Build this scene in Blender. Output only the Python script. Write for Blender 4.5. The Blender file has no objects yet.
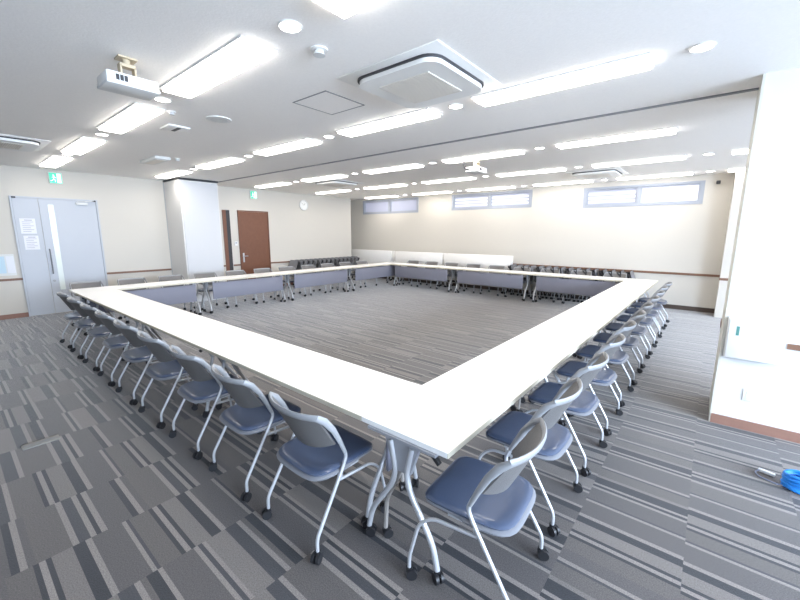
import bpy, bmesh, math, random
from math import sin, cos, pi, radians
from mathutils import Vector, Matrix
random.seed(7)
S = bpy.context.scene
C = S.collection
CH = 2.977          # ceiling height

# ------------------------------------------------------------------ materials
def srgb(r, g, b):
    f = lambda c: c/12.92 if c <= .04045 else ((c+.055)/1.055)**2.4
    return (f(r/255), f(g/255), f(b/255), 1)
def mat(name, col, rough=.5, metal=0, bump=0, bscale=200, emit=None, es=0, spec=.5, var=0, vscale=3, coat=0):
    m = bpy.data.materials.new(name); m.use_nodes = True
    nt = m.node_tree; b = nt.nodes['Principled BSDF']
    b.inputs['Base Color'].default_value = col
    b.inputs['Roughness'].default_value = rough
    b.inputs['Metallic'].default_value = metal
    b.inputs['Specular IOR Level'].default_value = spec
    b.inputs['Coat Weight'].default_value = coat
    if emit:
        b.inputs['Emission Color'].default_value = emit
        b.inputs['Emission Strength'].default_value = es
    tc = nt.nodes.new('ShaderNodeTexCoord')
    if var:
        n = nt.nodes.new('ShaderNodeTexNoise'); n.inputs['Scale'].default_value = vscale
        n.inputs['Detail'].default_value = 5
        mx = nt.nodes.new('ShaderNodeMix'); mx.data_type = 'RGBA'; mx.blend_type = 'MULTIPLY'
        mr = nt.nodes.new('ShaderNodeMapRange')
        mr.inputs['To Min'].default_value = 1-var; mr.inputs['To Max'].default_value = 1+var
        nt.links.new(tc.outputs['Object'], n.inputs['Vector'])
        nt.links.new(n.outputs['Fac'], mr.inputs['Value'])
        mx.inputs['Factor'].default_value = 1
        mx.inputs['A'].default_value = col
        nt.links.new(mr.outputs['Result'], mx.inputs['B'])
        nt.links.new(mx.outputs['Result'], b.inputs['Base Color'])
    if bump:
        n = nt.nodes.new('ShaderNodeTexNoise'); n.inputs['Scale'].default_value = bscale
        n.inputs['Detail'].default_value = 3
        bp = nt.nodes.new('ShaderNodeBump'); bp.inputs['Strength'].default_value = bump
        bp.inputs['Distance'].default_value = .004
        nt.links.new(tc.outputs['Object'], n.inputs['Vector'])
        nt.links.new(n.outputs['Fac'], bp.inputs['Height'])
        nt.links.new(bp.outputs['Normal'], b.inputs['Normal'])
    return m

M = {}
M['wall'] = mat('cream_wallpaper', (.63, .60, .545, 1), .85, bump=.25, bscale=120, spec=.2)
M['wallwhite'] = mat('white_wallpaper', (.70, .695, .685, 1), .8, bump=.2, bscale=120, spec=.2)
M['lid'] = mat('grey_lid', (.22, .215, .20, 1), .5)
M['jamb'] = mat('pale_jamb', (.62, .61, .54, 1), .6)
M['ceil'] = mat('fissured_ceiling_board', (.95, .93, .90, 1), .95, bump=.35, bscale=70, spec=.1, var=.05, vscale=60)
M['base'] = mat('brown_vinyl_base', (.28, .15, .11, 1), .6, var=.1, vscale=20)
M['rail'] = mat('brown_wood_rail', (.20, .105, .065, 1), .5, var=.2, vscale=30)
M['steel'] = mat('grey_painted_steel', (.50, .53, .58, 1), .45, spec=.4)
M['steelframe'] = mat('grey_steel_frame', (.36, .38, .40, 1), .4)
M['slot'] = mat('frosted_strip_glass', (.78, .84, .82, 1), .12, spec=.7)
M['wood'] = mat('red_brown_wood', (.165, .066, .035, 1), .45, var=.15, vscale=14)
M['darkwood'] = mat('dark_alcove', (.10, .065, .05, 1), .6)
M['pillarwhite'] = mat('white_laminate_panel', (.60, .61, .63, 1), .5)
M['dark'] = mat('dark_trim', (.03, .03, .035, 1), .5)
M['greyline'] = mat('aluminium_track', (.22, .23, .25, 1), .5, metal=.3)
M['top'] = mat('white_laminate_top', (.88, .87, .85, 1), .38, spec=.4)
M['edge'] = mat('cream_edge_band', (.62, .58, .47, 1), .5)
M['panel'] = mat('grey_modesty_panel', (.20, .205, .255, 1), .6, bump=.1, bscale=300)
M['silver'] = mat('silver_painted_tube', (.50, .51, .53, 1), .32, metal=.4)
M['bracket'] = mat('grey_bracket', (.36, .37, .40, 1), .45, metal=.3)
M['strut'] = mat('taupe_strut', (.30, .28, .26, 1), .5, metal=.2)
M['black'] = mat('black_nylon', (.012, .012, .014, 1), .45)
M['vinyl'] = mat('navy_blue_vinyl', (.054, .078, .138, 1), .32, bump=.12, bscale=400, spec=.7, coat=.5)
M['darkvinyl'] = mat('black_vinyl', (.010, .011, .015, 1), .7, spec=.2)
M['shell'] = mat('grey_plastic_shell', (.20, .205, .225, 1), .42)
M['rim'] = mat('light_grey_plastic_rim', (.27, .275, .285, 1), .38)
M['darkrim'] = mat('charcoal_plastic_rim', (.03, .03, .034, 1), .6, spec=.3)
M['shadebase'] = mat('shaded_brown_base', (.07, .05, .04, 1), .6)  # brown base with the back wall's shade put into the colour
M['back'] = mat('taupe_back_fabric', (.140, .134, .130, 1), .5, bump=.3, bscale=500)
M['white'] = mat('white_plastic', (.82, .82, .80, 1), .45)
M['offwhite'] = mat('off_white_plastic', (.70, .71, .70, 1), .5)
M['beige'] = mat('beige_mount_metal', (.55, .46, .32, 1), .5)
M['grille'] = mat('tan_air_grille', (.80, .76, .69, 1), .7)
M['paper'] = mat('white_paper', (.78, .79, .83, 1), .8)
M['ink'] = mat('grey_print', (.42, .43, .50, 1), .8)
M['bluepaper'] = mat('pale_blue_leaflet', (.52, .68, .78, 1), .7)
M['lamp'] = mat('lit_diffuser', (.9, .9, .9, 1), .5, emit=(1, .945, .88, 1), es=8)
M['down'] = mat('lit_downlight', (.9, .9, .9, 1), .5, emit=(1, .96, .89, 1), es=9)
M['green'] = mat('lit_green_sign', (.05, .55, .36, 1), .4, emit=(.06, .62, .36, 1), es=.3)
M['signwhite'] = mat('lit_white_pictogram', (.9, .95, .9, 1), .4, emit=(.85, 1, .92, 1), es=.5)
M['winframe'] = mat('grey_blue_window_frame', (.36, .39, .45, 1), .5)
M['pane'] = mat('daylit_frosted_pane', (.35, .37, .45, 1), .25, emit=(.60, .62, .80, 1), es=.22)  # emission stands in for daylight coming through the pane
M['panebright'] = mat('daylit_bright_pane', (.6, .6, .68, 1), .25, emit=(.90, .88, 1, 1), es=.5)  # stronger daylight glow put into the pane material
M['slat'] = mat('daylit_louvre_slat', (.72, .76, .84, 1), .4, emit=(.85, .88, 1, 1), es=.2)  # daylight on the slats put in as a faint glow
M['bluecord'] = mat('bright_blue_cord', (.01, .20, .62, 1), .45)
M['greycord'] = mat('grey_cord', (.20, .22, .30, 1), .5)
M['led'] = mat('green_window_strip', (.10, .28, .25, 1), .3)

# striped carpet tiles
def carpet():
    m = bpy.data.materials.new('striped_carpet_tiles'); m.use_nodes = True
    nt = m.node_tree; N = nt.nodes; L = nt.links; b = N['Principled BSDF']
    def math_(op, a, bb=None, c=None):
        n = N.new('ShaderNodeMath'); n.operation = op
        for i, v in enumerate((a, bb, c)):
            if v is None: continue
            if isinstance(v, (int, float)): n.inputs[i].default_value = v
            else: L.new(v, n.inputs[i])
        return n.outputs[0]
    tc = N.new('ShaderNodeTexCoord'); sx = N.new('ShaderNodeSeparateXYZ'); L.new(tc.outputs['Object'], sx.inputs[0])
    T = .525
    u = math_('DIVIDE', math_('SUBTRACT', sx.outputs[0], .07), T); iu = math_('FLOOR', u)
    w1 = N.new('ShaderNodeTexWhiteNoise'); w1.noise_dimensions = '1D'; L.new(iu, w1.inputs['W'])
    v = math_('ADD', math_('DIVIDE', sx.outputs[1], T), math_('MULTIPLY', w1.outputs['Value'], 7.3)); iv = math_('FLOOR', v); fv = math_('FRACT', v)
    cb = N.new('ShaderNodeCombineXYZ'); L.new(iu, cb.inputs[0]); L.new(iv, cb.inputs[1])
    w2 = N.new('ShaderNodeTexWhiteNoise'); w2.noise_dimensions = '2D'; L.new(cb.outputs[0], w2.inputs['Vector'])
    LT = (.215, .194, .180, 1); LT2 = (.155, .140, .131, 1); MD = (.086, .079, .079, 1); DK = (.026, .028, .034, 1); M2 = (.100, .090, .086, 1); D2 = (.046, .047, .053, 1)
    def ramp(seq):
        r = N.new('ShaderNodeValToRGB'); r.color_ramp.interpolation = 'CONSTANT'
        e = r.color_ramp.elements; e.remove(e[1]); pos = 0
        tot = sum(w for w, _ in seq)
        for i, (w, c) in enumerate(seq):
            if i == 0: e[0].color = c; e[0].position = 0
            else: k = e.new(pos); k.color = c
            pos += w/tot
        L.new(fv, r.inputs[0]); return r.outputs[0]
    A = ramp([(22, MD), (4, LT), (4, DK), (4, LT), (13, DK), (5, LT2), (17, M2), (3, D2), (4, LT), (14, MD)])
    B = ramp([(18, M2), (4, DK), (5, LT), (4, DK), (16, LT2), (10, DK), (5, LT), (26, MD), (4, LT), (3, D2)])
    D = ramp([(9, DK), (4, LT), (28, MD), (4, LT), (4, D2), (4, LT), (20, LT2), (12, D2), (5, LT), (5, M2)])
    F = ramp([(26, M2), (5, LT), (9, D2), (5, LT), (4, DK), (5, LT), (22, MD), (6, DK), (5, LT), (6, MD)])
    def mix(f, a, c):
        n = N.new('ShaderNodeMix'); n.data_type = 'RGBA'; L.new(f, n.inputs['Factor']); L.new(a, n.inputs['A']); L.new(c, n.inputs['B']); return n.outputs['Result']
    x = mix(math_('GREATER_THAN', w2.outputs['Value'], .25), A, B)
    x = mix(math_('GREATER_THAN', w2.outputs['Value'], .5), x, D)
    x = mix(math_('GREATER_THAN', w2.outputs['Value'], .75), x, F)
    nz = N.new('ShaderNodeTexNoise'); nz.inputs['Scale'].default_value = 160; nz.inputs['Detail'].default_value = 2
    L.new(tc.outputs['Object'], nz.inputs['Vector'])
    mr = N.new('ShaderNodeMapRange'); L.new(nz.outputs['Fac'], mr.inputs['Value'])
    mr.inputs['From Min'].default_value = .25; mr.inputs['From Max'].default_value = .75
    mr.inputs['To Min'].default_value = .62; mr.inputs['To Max'].default_value = 1.38
    mm = N.new('ShaderNodeMix'); mm.data_type = 'RGBA'; mm.blend_type = 'MULTIPLY'; mm.inputs['Factor'].default_value = 1
    L.new(x, mm.inputs['A']); L.new(mr.outputs['Result'], mm.inputs['B'])
    L.new(mm.outputs['Result'], b.inputs['Base Color'])
    b.inputs['Roughness'].default_value = .62; b.inputs['Specular IOR Level'].default_value = .5
    b.inputs['Sheen Weight'].default_value = .75; b.inputs['Sheen Roughness'].default_value = .3; b.inputs['Sheen Tint'].default_value = (1, .97, .94, 1)
    bp = N.new('ShaderNodeBump'); bp.inputs['Strength'].default_value = .5; bp.inputs['Distance'].default_value = .003
    L.new(nz.outputs['Fac'], bp.inputs['Height']); L.new(bp.outputs['Normal'], b.inputs['Normal'])
    return m
M['carpet'] = carpet()

# ------------------------------------------------------------------ geometry helpers
def box(bm, x0, x1, y0, y1, z0, z1, bev=0, mx=None):
    v = [bm.verts.new((x, y, z)) for x in (x0, x1) for y in (y0, y1) for z in (z0, z1)]
    fs = [bm.faces.new([v[i] for i in q]) for q in ((0, 1, 3, 2), (4, 6, 7, 5), (0, 4, 5, 1), (2, 3, 7, 6), (0, 2, 6, 4), (1, 5, 7, 3))]
    if bev:
        es = list({e for f in fs for e in f.edges})
        r = bmesh.ops.bevel(bm, geom=es, offset=bev, segments=2, affect='EDGES', profile=.5)
        v = list({w for f in r['faces'] for w in f.verts} | {w for w in v if w.is_valid})
    if mx is not None: bmesh.ops.transform(bm, matrix=mx, verts=[w for w in v if w.is_valid])
    return v
def round_path(pts, r=.03, n=5):
    pts = [Vector(p) for p in pts]; out = [pts[0]]
    for i in range(1, len(pts)-1):
        a, b, c = pts[i-1], pts[i], pts[i+1]
        d1 = (a-b); d2 = (c-b); k = min(r, d1.length*.45, d2.length*.45)
        p = b+d1.normalized()*k; q = b+d2.normalized()*k
        for j in range(n+1):
            t = j/n; out.append(p*(1-t)**2+b*2*t*(1-t)+q*t*t)
    out.append(pts[-1]); return out
def tube(bm, pts, r, seg=10, rnd=.03, sx=1, closed=False, cap=True, up=None):
    P = round_path(pts, rnd) if rnd else [Vector(p) for p in pts]
    rings = []; n = len(P); prev = None
    for i, p in enumerate(P):
        if closed: t = (P[(i+1) % n]-P[i-1])
        else: t = (P[min(i+1, n-1)]-P[max(i-1, 0)])
        t.normalize()
        if up is not None: u = Vector(up)
        elif prev is None: u = Vector((0, 0, 1)) if abs(t.z) < .9 else Vector((1, 0, 0))
        else: u = prev
        u = (u-t*u.dot(t)).normalized(); prev = u; w = t.cross(u)
        rr = r(i/(n-1)) if callable(r) else r
        rings.append([bm.verts.new(p+u*(rr*sx*cos(2*pi*k/seg))+w*(rr*sin(2*pi*k/seg))) for k in range(seg)])
    m = n if closed else n-1
    for i in range(m):
        a, b = rings[i], rings[(i+1) % n]
        for k in range(seg):
            bm.faces.new((a[k], a[(k+1) % seg], b[(k+1) % seg], b[k]))
    if cap and not closed:
        bm.faces.new(rings[0][::-1]); bm.faces.new(rings[-1])
def cyl(bm, c, r, h, axis='Z', seg=20, r2=None):
    mx = {'Z': Matrix(), 'X': Matrix.Rotation(pi/2, 4, 'Y'), 'Y': Matrix.Rotation(pi/2, 4, 'X')}[axis]
    bmesh.ops.create_cone(bm, cap_ends=True, segments=seg, radius1=r, radius2=r if r2 is None else r2, depth=h, matrix=Matrix.Translation(c) @ mx)
def obj(name, bm, m, parent=None, smooth=False, loc=None):
    bmesh.ops.recalc_face_normals(bm, faces=bm.faces[:])
    me = bpy.data.meshes.new(name); bm.to_mesh(me); bm.free()
    me.materials.append(M[m] if isinstance(m, str) else m)
    if smooth:
        for p in me.polygons: p.use_smooth = True
        try: me.set_sharp_from_angle(angle=radians(40))
        except Exception: pass
    o = bpy.data.objects.new(name, me); C.objects.link(o)
    if parent: o.parent = parent
    if loc: o.location = loc
    return o
def bx(name, m, dims, parent=None, bev=0, loc=None):
    bm = bmesh.new(); box(bm, *dims, bev=bev); return obj(name, bm, m, parent, smooth=bool(bev), loc=loc)
def tag(o, label, cat, group=None):
    o['label'] = label; o['category'] = cat
    if group: o['group'] = group
    return o
def thing(name, label, cat, loc=(0, 0, 0), rotz=0, group=None):
    o = bpy.data.objects.new(name, None); C.objects.link(o); o.empty_display_size = .1
    o.location = loc; o.rotation_euler = (0, 0, rotz)
    return tag(o, label, cat, group)
def struct(name, m, dims=None, bm=None):
    if bm is None:
        bm = bmesh.new(); box(bm, *dims)
    o = obj(name, bm, m); o['kind'] = 'structure'; return o
def dup(root, loc, rotz, label, group=None):
    def cp(o, par):
        c = o.copy(); C.objects.link(c); c.parent = par
        for ch in o.children: cp(ch, c)
        return c
    r = cp(root, None); r.location = loc; r.rotation_euler = (0, 0, rotz); r['label'] = label
    if group: r['group'] = group
    return r
ORD = ['first', 'second', 'third', 'fourth', 'fifth', 'sixth', 'seventh', 'eighth', 'ninth', 'tenth', 'eleventh', 'twelfth', 'thirteenth',
       'fourteenth', 'fifteenth', 'sixteenth', 'seventeenth', 'eighteenth', 'nineteenth', 'twentieth', 'twenty-first']

# ------------------------------------------------------------------ the room
XL, XR, YB, YN = -10.71, 5.5, 10.71, -2.6
struct('floor', 'carpet', (-11.4, XR, YN, YB, -.1, 0))
struct('ceiling', 'ceil', (-11.4, XR, YN, YB, CH, CH+.12))
struct('wall_left', 'wall', (XL-.15, XL, YN, 10.1, 0, CH))
struct('wall_left_recess', 'wall', (-11.5, -11.4, 9.95, YB, 0, CH))
struct('wall_left_return', 'wall', (-11.4, XL-.15, 9.95, 10.1, 0, CH))
struct('wall_front', 'steelframe', (-10.86, XR, YN-.15, YN, 0, CH))  # unseen wall behind the camera, greyed to cut light at front left
# back wall, with three window openings
wins = [(-10.66, -7.98, 2.42, 2.93), (-6.65, -4.04, 2.44, 2.92), (-2.71, -.28, 2.37, 2.86)]
bm = bmesh.new(); xs = -11.5
for a, b_, z0, z1 in wins:
    box(bm, xs, a, YB, YB+.15, 0, CH); box(bm, a, b_, YB, YB+.15, 0, z0); box(bm, a, b_, YB, YB+.15, z1, CH); xs = b_
box(bm, xs, XR+.15, YB, YB+.15, 0, CH)
struct('wall_back', 'wall', bm=bm)
# right side wall with its daylight window openings (beyond the frame)
bm = bmesh.new(); ys = YN
for a, b_ in ((-1.6, 3.9), (5.2, 10.2)):
    box(bm, XR, XR+.15, ys, a, 0, CH); box(bm, XR, XR+.15, a, b_, 0, .75); box(bm, XR, XR+.15, a, b_, 2.7, CH); ys = b_
box(bm, XR, XR+.15, ys, YB, 0, CH)
struct('wall_right', 'wallwhite', bm=bm)
for i, (a, b_) in enumerate(((-1.6, 3.9), (5.2, 10.2))):
    bm = bmesh.new()
    box(bm, XR+.02, XR+.1, a, b_, .75, .80); box(bm, XR+.02, XR+.1, a, b_, 2.65, 2.7)
    for k in range(5):
        y = a+(b_-a-.05)*k/4; box(bm, XR+.03, XR+.09, y, y+.05, .8, 2.65)
    struct('window_%d' % (i+4), 'winframe', bm=bm)
# white pier on the right
struct('wall_pier', 'wallwhite', (.17, 1.3, 4.37, 4.86, 0, CH))
struct('trim_1', 'jamb', (.158, .34, 4.875, 5.03, 0, CH))
struct('trim_2', 'rail', (.150, .34, 4.868, 5.04, .80, .86))
struct('trim_3', 'rail', (.57, 1.305, 4.35, 4.37, .785, .83))
struct('wall_back_pier', 'wall', (.19, .65, 10.2, YB, 0, CH))
struct('trim_4', 'rail', (.18, .66, 10.185, 10.2, .78, .83))
struct('trim_5', 'rail', (-4.5, .21, YB-.02, YB, .80, .85))
bm = bmesh.new()
for a, b_ in ((YN, 1.02), (2.41, 3.76), (4.7, 5.18), (5.42, 5.62), (6.63, 9.9)): box(bm, XL, XL+.02, a, b_, .755, .80)
struct('trim_6', 'rail', bm=bm)
bm = bmesh.new()
for a, b_ in ((YN, 1.02), (2.41, 3.76), (4.7, 5.18), (5.42, 5.62), (6.63, 9.9)): box(bm, XL, XL+.012, a, b_, 0, .09)
struct('baseboard_left', 'base', bm=bm)
struct('baseboard_back', 'shadebase', (-11.4, .21, YB-.012, YB, 0, .10))
struct('baseboard_right', 'base', (.165, 1.305, 4.356, 4.37, 0, .085))
struct('trim_7', 'greyline', (XL, .17, 4.72, 4.76, CH-.012, CH+.001))
struct('trim_8', 'jamb', (.155, .172, 4.36, 4.88, 0, CH))

# windows in the back wall
def window(i, x0, x1, z0, z1, kind):
    t = bpy.data.objects.new('window_%d' % i, None); C.objects.link(t); t['kind'] = 'structure'; t.location = ((x0+x1)/2, YB, z0)
    w = (x1-x0)/2; h = z1-z0; bm = bmesh.new()
    for a in ((-w, w, -.01, .10, 0, .05), (-w, w, -.01, .10, h-.05, h), (-w, -w+.07, -.01, .10, .05, h-.05), (w-.07, w, -.01, .10, .05, h-.05), (-.03, .03, 0, .10, .05, h-.05)): box(bm, *a)
    obj('window_frame', bm, 'winframe', t)
    for s in (-1, 1):
        x_a, x_b = (-w+.07, -.03) if s < 0 else (.03, w-.07)
        bm = bmesh.new()
        for a in ((x_a, x_b, .02, .06, .05, .08), (x_a, x_b, .02, .06, h-.08, h-.05), (x_a, x_a+.03, .02, .06, .08, h-.08), (x_b-.03, x_b, .02, .06, .08, h-.08)): box(bm, *a)
        obj('sash', bm, 'winframe', t)
        pm = 'panebright' if kind == 'bright' and s > 0 else 'pane'
        bx('pane', pm, (x_a, x_b, .065, .075, .05, h-.05), t)
        if kind == 'louvre' or (kind == 'bright' and s < 0):
            bm = bmesh.new(); n = 3
            for k in range(n):
                z = .11+(h-.2)*k/n; box(bm, x_a+.04, x_b-.04, .045, .06, z, z+.055)
            obj('louvre_slat', bm, 'slat', t)
for i, (a, b_, z0, z1) in enumerate(wins): window(i+1, a, b_, z0, z1, ('plain', 'louvre', 'bright')[i])

# ------------------------------------------------------------------ doors in the left wall
d = bpy.data.objects.new('door_1', None); C.objects.link(d); d['kind'] = 'structure'; d.location = (XL, 1.05, 0)
bm = bmesh.new()
for a in ((0, .035, -.03, 0, 0, 2.41), (0, .035, 1.32, 1.35, 0, 2.41), (0, .035, 0, 1.32, 2.38, 2.41)): box(bm, *a)
obj('door_frame', bm, 'steel', d)
bx('door_leaf', 'steel', (0, .022, .004, .375, .01, 2.378), d)
lf = bx('door_leaf', 'steel', (0, .022, .383, 1.316, .01, 2.378), d)
bx('glass_strip', 'slot', (.0225, .027, .515, .605, .50, 2.27), lf)
bm = bmesh.new(); tube(bm, [(.022, .44, .86), (.07, .44, .86), (.07, .44, 1.36), (.022, .44, 1.36)], .012, rnd=.02); obj('pull_handle', bm, 'greyline', lf, True)
bm = bmesh.new(); cyl(bm, (.028, .44, .70), .025, .014, 'X'); obj('lock_cylinder', bm, 'steelframe', lf, True)
bm = bmesh.new(); box(bm, .022, .07, .97, 1.17, 2.29, 2.34, bev=.006); tube(bm, [(.05, 1.0, 2.355), (.10, 1.12, 2.36), (.04, 1.28, 2.39)], .008, rnd=.01); obj('door_closer', bm, 'offwhite', lf, True)
for y in (.03, 1.29): bx('pivot_cap', 'dark', (.022, .04, y-.03, y+.03, 2.37, 2.40), d)
d = bpy.data.objects.new('door_2', None); C.objects.link(d); d['kind'] = 'structure'; d.location = (XL, 5.66, 0)
bm = bmesh.new()
for a in ((0, .03, -.03, 0, 0, 2.35), (0, .03, .92, .95, 0, 2.35), (0, .03, 0, .92, 2.32, 2.35)): box(bm, *a)
obj('door_frame', bm, 'wood', d)
bx('door_leaf', 'wood', (0, .018, .003, .917, .008, 2.317), d)
bm = bmesh.new(); box(bm, .018, .026, .05, .10, .85, 1.12, bev=.003); tube(bm, [(.026, .075, 1.03), (.06, .075, 1.03), (.06, .19, 1.03)], .011, rnd=.015); obj('lever_handle', bm, 'silver', d, True)
d = bpy.data.objects.new('door_3', None); C.objects.link(d); d['kind'] = 'structure'; d.location = (XL, 5.19, 0)
bx('door_leaf', 'wood', (0, .02, 0, .10, 0, 2.34), d); bx('gap_shade', 'dark', (0, .012, .10, .21, 0, 2.34), d)  # flat black strip painted for the shade inside the door opening
# projecting white storage cabinet beside the doors
t = thing('storage_cabinet', 'tall white floor-to-ceiling cabinet projecting from left wall between the doors', 'cabinet', (XL, 3.78, 0))
bx('body', 'wallwhite', (.002, .93, 0, .9, 0, 2.93), t); bx('front_panel', 'pillarwhite', (.93, .95, .03, .87, .02, 2.90), t)
bx('top_trim', 'dark', (.002, .96, -.008, .908, 2.935, CH-.003), t)
bx('edge_trim', 'steelframe', (0.002, .02, -.012, 0, 0, 2.93), t)

# notices and leaflets
def notice(y, z0, z1, w, label, x=XL+.023):
    t = thing('notice_sheet', label, 'notice', (x, y, z0)); h = z1-z0
    bx('sheet', 'paper', (0, .003, 0, w, 0, h), t)
    bm = bmesh.new()
    for k in range(6):
        z = h*.12+h*.76*k/6; box(bm, .003, .0036, w*.14, w*(.86 if k % 2 else .66), z, z+h*.035)
    box(bm, .003, .0036, w*.3, w*.8, h*.86, h*.92)
    obj('print', bm, 'ink', t)
notice(1.11, 1.68, 1.98, .23, 'upper white notice sheet taped on narrow grey door leaf')
notice(1.13, 1.36, 1.64, .22, 'lower white notice sheet taped on narrow grey door leaf')
t = thing('leaflet_rack', 'pale blue and white leaflet rack on wall left of grey door', 'rack', (XL, .55, .86))
bx('back_panel', 'offwhite', (0, .01, 0, .40, 0, .42), t)
for k in range(3): bx('leaflet', ('paper', 'bluepaper', 'paper')[k], (.011, .018, .02+.13*k, .13+.13*k, .05, .38), t)
tag(bx('wall_plate', 'wall', (XL+.001, XL+.01, .62, .80, 1.47, 1.56), bev=.002), 'cream blank wall plate above leaflet rack by grey door', 'wall plate')
t = thing('thermostat', 'small white control plate on wall beside red-brown door', 'thermostat', (XL, 5.49, 1.34))
bx('plate', 'white', (0, .02, 0, .09, 0, .12), t, .004); bx('display', 'ink', (.0201, .022, .02, .07, .06, .1), t)

# exit signs
def exitsign(y, label):
    t = thing('exit_sign', label, 'exit sign', (XL+.03, y, 2.70))
    bx('housing', 'white', (-.03, .03, -.105, .105, 0, .22), t, .006)
    bx('green_face', 'green', (.0301, .034, -.098, .098, .008, .212), t)
    bm = bmesh.new()
    box(bm, .0341, .036, .02, .085, .02, .20)                    # doorway
    obj('doorway_pictogram', bm, 'signwhite', t)
    bm = bmesh.new(); cyl(bm, (.038, -.03, .162), .014, .003, 'X', 14)
    for p, q in (((-.03, .145), (-.045, .09)), ((-.032, .135), (.005, .115)), ((-.032, .135), (-.075, .12)), ((-.045, .09), (-.01, .065)), ((-.01, .065), (-.015, .03)), ((-.045, .09), (-.08, .055)), ((-.08, .055), (-.115, .05))):
        tube(bm, [(.038, p[0]*.75, p[1]), (.038, q[0]*.75, q[1])], .007, 6, 0)
    obj('running_figure', bm, 'signwhite', t, True)
exitsign(1.75, 'green running-man exit sign above grey double door')
exitsign(6.15, 'green running-man exit sign above red-brown door')
# clock
t = thing('wall_clock', 'round white wall clock on left wall right of red-brown door', 'clock', (XL, 7.95, 2.62))
bm = bmesh.new(); tube(bm, [(.03, .16*cos(a*pi/16), .16*sin(a*pi/16)) for a in range(32)], .014, 8, 0, closed=True); obj('rim', bm, 'offwhite', t, True)
bm = bmesh.new(); cyl(bm, (.016, 0, 0), .155, .03, 'X', 32); obj('face', bm, 'white', t, True)
bm = bmesh.new(); tube(bm, [(.034, 0, 0), (.034, .05, .06)], .004, 6, 0); obj('hour_hand', bm, 'dark', t)
bm = bmesh.new(); tube(bm, [(.036, 0, 0), (.036, -.09, .07)], .003, 6, 0); obj('minute_hand', bm, 'dark', t)
bm = bmesh.new()
for k in range(12):
    a = k*pi/6; tube(bm, [(.032, .12*cos(a), .12*sin(a)), (.032, .14*cos(a), .14*sin(a))], .003, 5, 0)
obj('hour_marks', bm, 'ink', t)
# things on the right pier
t = thing('control_box', 'white wall box with small green window on white pier', 'control box', (.365, 4.37, .65))
bx('box_body', 'white', (-.185, .185, -.075, -.001, 0, .355), t, .008)
bx('cover', 'white', (-.175, .175, -.085, -.076, .01, .345), t, .004)
bx('green_window', 'led', (-.125, -.105, -.0875, -.0852, .21, .29), t)
t = thing('power_outlet', 'white double power outlet low on white pier', 'outlet', (.40, 4.37, .27))
bx('plate', 'white', (-.045, .045, -.008, 0, 0, .11), t, .003)
for z in (.02, .06): bx('socket', 'offwhite', (-.022, .022, -.011, -.0082, z, z+.03), t)
t = thing('wall_speaker', 'small dark speaker high in right corner of back wall', 'speaker', (-.06, YB, 2.76))
bx('body', 'dark', (-.035, .035, -.11, -.05, 0, .07), t, .01); bx('bracket', 'dark', (-.015, .015, -.05, 0, .02, .05), t)

# ------------------------------------------------------------------ ceiling fixtures
def light_proto(label):
    t = thing('ceiling_light', label, 'ceiling light', group='long recessed ceiling lights')
    bm = bmesh.new(); w, d_, f = .705, .135, .02
    for a in ((-w, w, -d_, -d_+f), (-w, w, d_-f, d_), (-w, -w+f, -d_+f, d_-f), (w-f, w, -d_+f, d_-f)): box(bm, *a, -.012, -.001)
    obj('frame', bm, 'white', t); bx('diffuser', 'lamp', (-w+f, w-f, -d_+f, d_-f, -.034, -.001), t)
    return t
def down_proto(label):
    t = thing('downlight', label, 'downlight', group='round recessed downlights')
    bm = bmesh.new(); tube(bm, [(.068*cos(a*pi/14), .068*sin(a*pi/14), -.005) for a in range(28)], .007, 6, 0, closed=True); obj('trim_ring', bm, 'white', t, True)
    bm = bmesh.new(); cyl(bm, (0, 0, -.005), .062, .008, 'Z', 24); obj('lens', bm, 'down', t, True); return t
rows = [('front', 1.565, [-1.12, -3.22, -5.26, -7.38, -9.36]), ('second', 3.49, [-1.20, -3.10, -5.08, -7.18, -9.3]), ('third', 5.90, [-1.20, -3.12, -5.06, -7.15, -9.25]),
        ('fourth', 7.98, [.76, -1.20, -3.10, -5.08, -7.1, -9.25]), ('back', 10.15, [.76, -1.18, -3.1, -5.05, -7.05, -9.2])]
lp = dp = None
for rn, y, xs_ in rows:
    for i, x in enumerate(xs_):
        nm = 'lit ceiling panel light, %s from the right in the %s row' % (ORD[i] if i else 'nearest', rn)
        if i == len(xs_)-1: nm = 'lit ceiling panel light at far left end of the %s row' % rn
        if lp is None: lp = light_proto(nm); lp.location = (x, y, CH)
        else: dup(lp, (x, y, CH), 0, nm)
    gaps = [(a+b_)/2 for a, b_ in zip(xs_, xs_[1:])]
    if rn == 'second': gaps = [-.21]+gaps
    for i, x in enumerate(gaps):
        nm = 'small round lit downlight, %s from the right in %s light row' % (ORD[i], rn)
        if dp is None: dp = down_proto(nm); dp.location = (x, y, CH)
        else: dup(dp, (x, y, CH), 0, nm)

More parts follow.
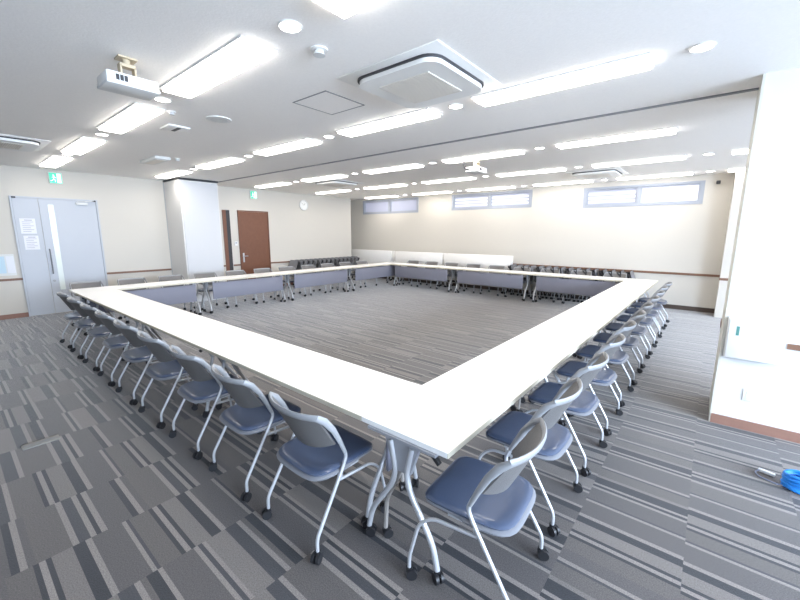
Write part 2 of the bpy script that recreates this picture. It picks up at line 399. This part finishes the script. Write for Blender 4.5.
def ac_unit(x, y, label):
    t = thing('air_conditioner', label, 'air conditioner', (x, y, CH), group='ceiling cassette air conditioners')
    def rr(r_out, rad, z0, z1, bm, hole=None):
        def loop(r, rd, z):
            out = []
            for k, (sx, sy) in enumerate(((1, 1), (-1, 1), (-1, -1), (1, -1))):
                for j in range(7):
                    a = k*pi/2+j*pi/12; out.append(bm.verts.new((sx*(r-rd)+rd*cos(a), sy*(r-rd)+rd*sin(a), z)))
            return out
        a = loop(r_out, rad, z0); b = loop(r_out, rad, z1)
        n = len(a)
        for i in range(n): bm.faces.new((a[i], a[(i+1) % n], b[(i+1) % n], b[i]))
        bm.faces.new(a); bm.faces.new(b[::-1])
    bm = bmesh.new(); box(bm, -.5, .5, -.5, .5, -.012, -.001, bev=.004); obj('ceiling_panel', bm, 'white', t, True)
    bm = bmesh.new(); rr(.415, .13, -.028, -.013, bm); obj('air_slot', bm, 'dark', t, True)
    bm = bmesh.new(); rr(.40, .12, -.06, -.0285, bm); obj('cover', bm, 'white', t, True)
    bm = bmesh.new()
    for k in range(22):
        yy = -.25+.5*k/22; box(bm, -.25, .25, yy, yy+.016, -.068, -.0605)
    obj('intake_grille', bm, 'grille', t)
ac_unit(-2.05, 2.77, 'square ceiling air conditioner nearest the camera at top centre')
ac_unit(-7.85, .72, 'square ceiling air conditioner at far left near grey double door')
ac_unit(-7.6, 6.7, 'square ceiling air conditioner near wall clock beyond ceiling track')
ac_unit(-2.05, 9.02, 'square ceiling air conditioner near the bright right-hand back window')

t = thing('access_hatch', 'square outlined access hatch in ceiling beside nearest air conditioner', 'access hatch', (-3.09, 2.65, CH))
bm = bmesh.new()
for a in ((-.25, .25, -.25, -.238), (-.25, .25, .238, .25), (-.25, -.238, -.238, .238), (.238, .25, -.238, .238)): box(bm, *a, -.005, -.001)
obj('hatch_frame', bm, 'greyline', t); bx('hatch_panel', 'ceil', (-.237, .237, -.237, .237, -.004, -.001), t)
bx_h = thing('ceiling_vent', 'slim rectangular ceiling vent with one dark edge near white cabinet', 'vent', (-7.7, 2.62, CH))
bx('vent_body', 'offwhite', (-.38, .38, -.12, .12, -.05, -.001), bx_h, .01); bx('dark_slot', 'dark', (-.40, -.381, -.11, .11, -.045, -.004), bx_h)
bx('louvre', 'grille', (-.3, .3, -.07, .07, -.056, -.0505), bx_h)
def puck(name, x, y, r, label, cat, h=.03):
    t = thing(name, label, cat, (x, y, CH))
    bm = bmesh.new(); cyl(bm, (0, 0, -.006), r, .01, 'Z', 24); obj('base_plate', bm, 'white', t, True)
    bm = bmesh.new(); cyl(bm, (0, 0, -.012-h/2), r*.7, h, 'Z', 24, r2=r*.5); o = obj('body', bm, 'offwhite', t, True)
puck('smoke_detector', -2.27, 1.87, .06, 'round smoke detector in ceiling near top centre light', 'smoke detector')
puck('sprinkler', -4.59, 1.77, .04, 'tiny sprinkler head in ceiling right of near projector', 'sprinkler', .02)
puck('ceiling_speaker', -4.46, 2.21, .13, 'flat round ceiling speaker between near projector and hatch', 'speaker', .003)
puck('heat_detector', -7.33, 2.85, .05, 'small white heat detector in ceiling near white cabinet', 'heat detector')
t = thing('ceiling_sensor', 'white rectangular ceiling sensor right of near projector', 'sensor', (-5.23, 2.04, CH))
bx('plate', 'white', (-.14, .14, -.12, .12, -.02, -.001), t, .004); bx('lens_bar', 'dark', (-.1, .1, -.01, .03, -.026, -.0205), t)

def projector(x, y, rz, label):
    t = thing('projector', label, 'projector', (x, y, CH), rz, 'ceiling projectors')
    bm = bmesh.new(); box(bm, -.165, .165, -.12, .12, -.215, -.14, bev=.014); obj('body', bm, 'white', t, True)
    bm = bmesh.new(); box(bm, -.168, .168, -.123, .123, -.226, -.205, bev=.006); obj('lower_shell', bm, 'offwhite', t, True)
    for k in range(3):
        xx = -.11+.026*k; bx('dark_marking', 'dark', (xx, xx+.020, -.125, -.1205, -.198, -.160), t)
    bm = bmesh.new(); cyl(bm, (.11, .125, -.18), .026, .025, 'Y', 20); obj('lens', bm, 'dark', t, True)
    bm = bmesh.new()
    box(bm, -.06, .06, -.05, .05, -.012, -.001); box(bm, -.05, .05, -.04, .04, -.1399, -.130)
    for sx in (-.045, .045): box(bm, sx-.006, sx+.006, -.03, .03, -.13, -.06)
    box(bm, -.051, .051, -.03, .03, -.065, -.045); cyl(bm, (0, 0, -.03), .025, .05)
    obj('mount', bm, 'beige', t, True)
    return t
projector(-3.50, 1.07, pi/2, 'white projector hung from ceiling between front row lights')
p2 = projector(-3.32, 6.12, pi/2, 'white projector hung from ceiling in the far half of room')
bm = bmesh.new(); tube(bm, [(-.20, .12, -.001), (-.24, .13, -.09), (-.20, .10, -.18), (-.16, .05, -.18)], .012, 8, .05); obj('cable', bm, 'dark', p2, True)

# ------------------------------------------------------------------ tables
def caster(parent, x, y, z=0, r=.028, ang=0):
    bm = bmesh.new()
    for s in (-1, 1): cyl(bm, (s*.014, -.012, r), r, .016, 'X', 16)
    cyl(bm, (0, 0, r*1.5), .017, r*1.3, 'Z', 12); box(bm, -.005, .005, -.025, .012, r*.8, r*1.7)
    bmesh.ops.rotate(bm, verts=bm.verts[:], cent=(0, 0, 0), matrix=Matrix.Rotation(ang, 3, 'Z'))
    bmesh.ops.translate(bm, verts=bm.verts[:], vec=(x, y, z))
    return obj('caster', bm, 'black', parent, True)
TD = .565
def table_parts(t, Lh, flipped=False, near=.13, far=.13):
    """Lh: half length; local +Y is the modesty-panel side."""
    D = TD/2; zt = .72
    if not flipped:
        bx('tabletop', 'top', (-Lh+.0003, Lh-.0003, -D+.004, D-.004, zt-.028, zt), t)
        bm = bmesh.new()
        for a in ((-Lh+.001, Lh-.001, -D, -D+.0039), (-Lh+.001, Lh-.001, D-.0039, D)): box(bm, *a, zt-.028, zt-.001)
        obj('edge_band', bm, 'edge', t)
        p = bx('modesty_panel', 'panel', (-Lh+.17, Lh-.17, D-.05, D-.03, .31, .66), t, .004)
        for s in (-1, 1): bx('panel_hook', 'bracket', (s*(Lh-.2)-.02, s*(Lh-.2)+.02, D-.06, D-.049, .6, .688), p)
    else:
        bx('tabletop', 'top', (-Lh, Lh, -.035, -.007, .53, 1.08), t, .004)
        bx('modesty_panel', 'panel', (-Lh+.17, Lh-.17, .02, .035, .36, .70), t, .003)
    for s in (-1, 1):
        x = s*(Lh-(near if s < 0 else far))
        if not flipped:
            bm = bmesh.new()
            v = [bm.verts.new((x+dx, y_, z)) for dx in (-.012, .012) for y_, z in ((-.12, .69), (.12, .69), (.055, .50), (-.055, .50))]
            for q in ((0, 1, 2, 3), (7, 6, 5, 4), (0, 4, 5, 1), (1, 5, 6, 2), (2, 6, 7, 3), (3, 7, 4, 0)): bm.faces.new([v[i] for i in q])
            box(bm, x-.03, x+.03, -.22, .22, .676, .69)
            obj('leg_bracket', bm, 'bracket', t)
        for sy in (-1, 1):
            fs = .5 if flipped else 1
            bm = bmesh.new(); tube(bm, [(x+.012*s, sy*.07, .66), (x+.012*s, sy*.035, .50), (x+.012*s, sy*.06*fs, .41), (x+.012*s, sy*.205*fs, .19), (x+.012*s, sy*.235*fs, .06)], .0155, 10, .07)
            l = obj('leg', bm, 'silver', t, True); caster(l, x+.012*s, sy*.235*fs, ang=.5*sy)
        if not flipped:
            bm = bmesh.new(); tube(bm, [(x-.035*s, -.06, .67), (x-.035*s, .14, .25), (x-.035*s, .15, .06)], .0125, 8, .04)
            l = obj('brace_leg', bm, 'strut', t, True); caster(l, x-.035*s, .15, ang=1.0)
    bm = bmesh.new(); tube(bm, [(-Lh+.1, 0, .46 if flipped else .60), (Lh-.1, 0, .46 if flipped else .60)], .016, 8, 0); obj('cross_bar', bm, 'bracket', t, True)
    if flipped:
        bx('lower_beam', 'dark', (-Lh+.1, Lh-.1, -.012, .012, .17, .22), t)
    else:
        bm = bmesh.new(); box(bm, -.012, .012, -.05, .05, -.011, .011, bev=.004, mx=Matrix.Translation((-Lh+.035, -.18, .652)) @ Matrix.Rotation(.75, 4, 'X'))
        obj('release_lever', bm, 'black', t, True)
def side_row(edges, place, rot, label_fn, grp):
    for i, (a, b_) in enumerate(zip(edges, edges[1:])):
        t = thing('folding_table', label_fn(i), 'table', place((a+b_)/2), rot, grp)
        table_parts(t, abs(b_-a)/2, near=.018 if i == 0 and 'right side' in t['label'] else .13, far=.015 if i == 0 and 'front side' in t['label'] else .13)
X1, X0, Y1, Y0 = -.833, -8.665, 1.368, 9.93
grp = 'white meeting tables in the square ring'
side_row([Y1+(Y0-Y1)*k/4 for k in range(5)], lambda c: (X1-TD/2, c, 0), pi/2, lambda i: 'white meeting table in right side of ring, %s from near corner' % ORD[i], grp)
side_row([X1-TD-.001+(X0+TD+.001-(X1-TD-.001))*k/3 for k in range(4)], lambda c: (c, Y1+TD/2, 0), 0, lambda i: 'white meeting table in front side of ring, %s from near corner' % ORD[i], grp)
side_row([Y1, 3.45, 5.5, 7.65, Y0], lambda c: (X0+TD/2, c, 0), -pi/2, lambda i: 'white meeting table in left far side of ring, %s from the front' % ORD[i], grp)
side_row([-8.099, -5.75, -3.48, X1-TD-.001], lambda c: (c, Y0-TD/2, 0), pi, lambda i: 'white meeting table in back side of ring, %s from the left' % ORD[i], grp)

# ------------------------------------------------------------------ chairs
def seat_meshes(flip):
    """seat pad and shell; flip rotates the pad up about its pivot"""
    mx = Matrix.Identity(4)
    if flip: mx = Matrix.Translation((0, -.065, .54)) @ Matrix.Rotation(radians(109), 4, 'X') @ Matrix.Translation((0, .09, -.45))
    def slab(grow, zt, zb):
        bm = bmesh.new(); NS, NR = 48, 8
        def pt(k, a):
            c, sn = cos(a), sin(a); n = 8.0 if sn > 0 else 4.6
            rr = (abs(c)**n+abs(sn)**n)**(-1/n)
            hw = .224+(grow*.8 if sn < 0 else 0); hd = .225
            x = c*rr*hw*k*(1-.03*max(0, -sn)); y = sn*rr*hd*k+(-grow*1.3 if sn < 0 else 0)*k*abs(sn)+.004
            return x, y
        def top(k, x, y):
            e = max(0, (k-.82)/.18); v = y/.225
            return zt-.014*e*e*e-.022*max(0, -v-.35)**2-.018*max(0, v-.5)**2-.007*(1-k*k)
        rt = []; rb = []
        for j in range(1, NR+1):
            k = [.3, .55, .72, .82, .89, .94, .98, 1][j-1]
            r1 = []; r2 = []
            for i in range(NS):
                x, y = pt(k, 2*pi*(i+.5)/NS); z = top(k, x, y)
                r1.append(bm.verts.new((x, y, z))); r2.append(bm.verts.new((x*.97, y*.97, zb+(z-zt)*.3+.008*max(0, (k-.9)/.1)+(.018*max(0, y/.225) if grow else 0))))
            rt.append(r1); rb.append(r2)
        ct = bm.verts.new((0, 0, zt-.007)); cb_ = bm.verts.new((0, 0, zb))
        for i in range(NS):
            q = (i+1) % NS
            bm.faces.new((ct, rt[0][i], rt[0][q])); bm.faces.new((cb_, rb[0][q], rb[0][i]))
            for j in range(NR-1):
                bm.faces.new((rt[j][i], rt[j+1][i], rt[j+1][q], rt[j][q])); bm.faces.new((rb[j][q], rb[j+1][q], rb[j+1][i], rb[j][i]))
            bm.faces.new((rt[-1][i], rb[-1][i], rb[-1][q], rt[-1][q]))
        bmesh.ops.transform(bm, matrix=mx, verts=bm.verts[:]); return bm
    return slab(0, .464, .432), slab(.012, .444, .412)
def backshape(u, v):
    """outer surface of the wrap-around backrest"""
    w = .203+.017*v
    zb = .538+.045*u*u
    z = zb+(.782-zb)*v
    y = -.145-.122*v+.060*abs(u)**2.2
    return Vector((u*w, y, z))
def chair_parts(t, nested=False):
    a, b_ = seat_meshes(nested)
    obj('seat', a, 'darkvinyl' if nested else 'vinyl', t, True); obj('seat_shell', b_, 'shell', t, True)
    # back panel with thickness
    bm = bmesh.new(); NU, NV = 16, 7; g = [[], []]
    for side in (0, 1):
        for j in range(NV+1):
            row = []
            for i in range(NU+1):
                p = backshape(i/NU*2-1, j/NV); p = p+Vector((0, .012*side, 0)); row.append(bm.verts.new(p))
            g[side].append(row)
    for s in (0, 1):
        for j in range(NV):
            for i in range(NU): bm.faces.new((g[s][j][i], g[s][j][i+1], g[s][j+1][i+1], g[s][j+1][i]))
    for i in range(NU):
        for j in (0, NV): bm.faces.new((g[0][j][i], g[0][j][i+1], g[1][j][i+1], g[1][j][i]))
    for j in range(NV):
        for i in (0, NU): bm.faces.new((g[0][j][i], g[0][j+1][i], g[1][j+1][i], g[1][j][i]))
    obj('backrest', bm, 'darkvinyl' if nested else 'back', t, True)
    # rim: wings + top edge as one broad flattened band
    path = [Vector((-.237, -.040, .530)), Vector((-.240, -.075, .61)), Vector((-.240, -.118, .695)), Vector((-.232, -.165, .758))]+[backshape(u/8, 1)+Vector((0, 0, .006)) for u in range(-8, 9)]
    path += [Vector((.232, -.165, .758)), Vector((.240, -.118, .695)), Vector((.240, -.075, .61)), Vector((.237, -.040, .530))]
    bm = bmesh.new(); n = len(path)
    seg = 10; rings = []
    for i, p in enumerate(path):
        tg = (path[min(i+1, n-1)]-path[max(i-1, 0)]).normalized()
        k = abs(i/(n-1)*2-1)
        # band's wide direction: up/back for the top, front-back for the wings
        wide = Vector((0, -.25, 1)) if k < .72 else Vector((0, 1, .4))
        wide = (wide-tg*wide.dot(tg)).normalized(); th = tg.cross(wide)
        W_ = .021 if k < .72 else .021-.010*(k-.72)/.28; H_ = .0095
        rings.append([bm.verts.new(p+wide*W_*cos(2*pi*q/seg)+th*H_*sin(2*pi*q/seg)) for q in range(seg)])
    for i in range(n-1):
        for q in range(seg): bm.faces.new((rings[i][q], rings[i][(q+1) % seg], rings[i+1][(q+1) % seg], rings[i+1][q]))
    bm.faces.new(rings[0]); bm.faces.new(rings[-1][::-1])
    obj('back_rim', bm, 'darkrim' if nested else 'rim', t, True)
    for s in (-1, 1):
        x = s*.236
        bm = bmesh.new(); tube(bm, [(x+.006*s, -.25, .06), (x+.006*s, -.25, .13), (x, -.055, .455), (x, -.030, .51), (x, -.052, .565)], .0102, 10, .03)
        l = obj('leg', bm, 'silver', t, True); caster(l, x+.006*s, -.25, ang=.4*s)
        bm = bmesh.new(); tube(bm, [(x-.004*s, -.08, .385), (x+.004*s, .15, .375), (x+.018*s, .215, .32), (x+.03*s, .26, .12), (x+.03*s, .26, .06)], .0092, 10, .045)
        l = obj('leg', bm, 'silver', t, True); caster(l, x+.03*s, .26, ang=-.6*s)
    bm = bmesh.new(); tube(bm, [(-.235, -.07, .405), (.235, -.07, .405)], .011, 8, 0)
    for s in (-1, 1): box(bm, s*.20-.012, s*.20+.012, -.09, .08, .405, .42)
    obj('seat_frame', bm, 'silver', t, True)
    bm = bmesh.new(); box(bm, -.05, .05, -.22 if not nested else -.1, -.16 if not nested else -.05, .395, .418, bev=.006); obj('seat_latch', bm, 'black', t, True)
cg = 'blue nesting chairs around the table ring'
proto = thing('nesting_chair', 'x', 'chair', group=cg); chair_parts(proto)
placed = [0]
def chair(x, y, rz, label):
    if placed[0] == 0:
        proto.location = (x, y, 0); proto.rotation_euler = (0, 0, rz); proto['label'] = label; placed[0] = 1
    else: dup(proto, (x, y, 0), rz, label)
J = lambda s: random.uniform(-s, s)
for k in range(9):
    chair(-1.67-.728*k, 1.325+J(.01), J(.03), 'grey-backed blue chair along front side of ring, %s from near corner' % ORD[k])
for k in range(11):
    chair(-.785+(.025 if k == 0 else J(.008)), 1.585+.712*k, pi/2+(.07 if k == 0 else J(.03)), 'blue chair along right side of ring, %s from near corner' % ORD[k])
for k in range(11):
    chair(X0-.05+J(.01), 1.67+.715*k, -pi/2+J(.02), 'blue chair behind left far side of ring, %s from front corner' % ORD[k])
for k in range(9):
    chair(-7.75+.755*k, Y0+.045+J(.01), pi+J(.02), 'blue chair behind back side of ring, %s from the left' % ORD[k])
# stored nested chairs
nproto = thing('nested_chair', 'x', 'chair'); chair_parts(nproto, True); first = [1]
def nest(x, y, rz, label, g):
    if first[0]:
        nproto.location = (x, y, 0); nproto.rotation_euler = (0, 0, rz); nproto['label'] = label; nproto['group'] = g; first[0] = 0
    else: dup(nproto, (x, y, 0), rz, label, g)
x = -1.28
for k in range(16):
    nest(x, 10.425, -pi/2, 'black stored chair with seat tipped up along back wall, %s from the right' % ORD[k], 'nested chairs stored along the back wall')
    x -= .19 if k % 6 != 5 else .225
for k in range(15):
    nest(-10.36, 7.1+.19*k, pi, 'black stored chair with seat tipped up along left wall, %s from the front' % ORD[k], 'nested chairs stored along the left wall')
# stored tables with tops tipped upright
def flip_table(x0, x1, y, label):
    t = thing('flip_top_table', label, 'table', ((x0+x1)/2, y, 0), 0, 'flip-top tables stored against the back wall'); table_parts(t, (x1-x0)/2, True)
for x0, x1, nm in ((-10.95, -8.90, 'left'), (-8.72, -6.72, 'middle'), (-6.66, -4.45, 'right')):
    for j in range(2):
        flip_table(x0+.05*j, x1+.05*j, 10.38+.12*j, 'stored table with white top tipped upright, %s of the %s stack' % (('frontmost', 'rearmost')[j], nm))

# ------------------------------------------------------------------ floor things
t = thing('floor_outlet', 'narrow light grey outlet lid set in the carpet at left', 'floor outlet', (-4.11, .335, 0))
bx('lid', 'lid', (-.05, .05, -.115, .115, .0005, .008), t, .002); bx('lid_slot', 'greyline', (-.006, .006, -.10, .10, .0081, .009), t)
t = thing('cord_bundle', 'bright blue coiled cord bundle with white plug on carpet at right', 'cord', (.64, 3.52, 0))
bm = bmesh.new()
for k in range(6):
    r = .085-.008*(k % 3); z = .012+.017*k
    tube(bm, [(r*cos(a*pi/12)+.008*cos(k*2), r*.8*sin(a*pi/12)+.006*sin(k*3), z+.006*sin(a*pi/6+k)) for a in range(24)], .011, 8, 0, closed=True)
obj('blue_coil', bm, 'bluecord', t, True)
bm = bmesh.new(); tube(bm, [(-.06, -.02, .012), (-.12, -.03, .01), (-.2, .02, .008), (-.215, .07, .008), (-.19, .10, .015)], .005, 6, .05)
tube(bm, [(-.05, .05, .02), (-.08, .13, .02), (-.02, .18, .03), (.06, .15, .03), (.07, .06, .02)], .005, 6, .05); obj('lead', bm, 'greycord', t, True)
bm = bmesh.new(); box(bm, -.045, .045, -.012, .012, 0, .022, bev=.004, mx=Matrix.Translation((-.15, .10, .002)) @ Matrix.Rotation(-.3, 4, 'Z')); obj('plug', bm, 'white', t, True)

# ------------------------------------------------------------------ daylight, camera
def area(name, loc, sx, sy, power, col, rot):
    l = bpy.data.lights.new(name, 'AREA'); l.shape = 'RECTANGLE'; l.size = sx; l.size_y = sy; l.energy = power; l.color = col
    o = bpy.data.objects.new(name, l); C.objects.link(o); o.location = loc; o.rotation_euler = rot
area('window_daylight', (XR+.5, 1.15, 1.95), 1.9, 5.3, 860, (.66, .80, 1), (0, radians(66), 0))
area('window_daylight', (XR+.5, 7.7, 1.95), 1.9, 4.8, 290, (.74, .84, 1), (0, radians(66), 0))
w = bpy.data.worlds.new('world'); S.world = w; w.use_nodes = True
w.node_tree.nodes['Background'].inputs[0].default_value = (.75, .86, 1, 1); w.node_tree.nodes['Background'].inputs[1].default_value = 1.5

yaw, pit, rol = radians(39.366), radians(-10.076), radians(.21)
fw = Vector((-sin(yaw)*cos(pit), cos(yaw)*cos(pit), sin(pit))); r = Vector((cos(yaw), sin(yaw), 0)); u = r.cross(fw)
r2 = r*cos(rol)+u*sin(rol); u2 = -r*sin(rol)+u*cos(rol)
cam = bpy.data.cameras.new('camera'); cam.sensor_width = 36; cam.lens = 377.22/800*36; cam.clip_start = .05
co = bpy.data.objects.new('camera', cam); C.objects.link(co)
m = Matrix((r2, u2, -fw)).transposed().to_4x4(); m.translation = (0, 0, 1.72); co.matrix_world = m
S.camera = co
vs = S.view_settings; vs.view_transform = 'Standard'; vs.look = 'None'; vs.gamma = 1; vs.use_curve_mapping = False; vs.exposure = 0.86
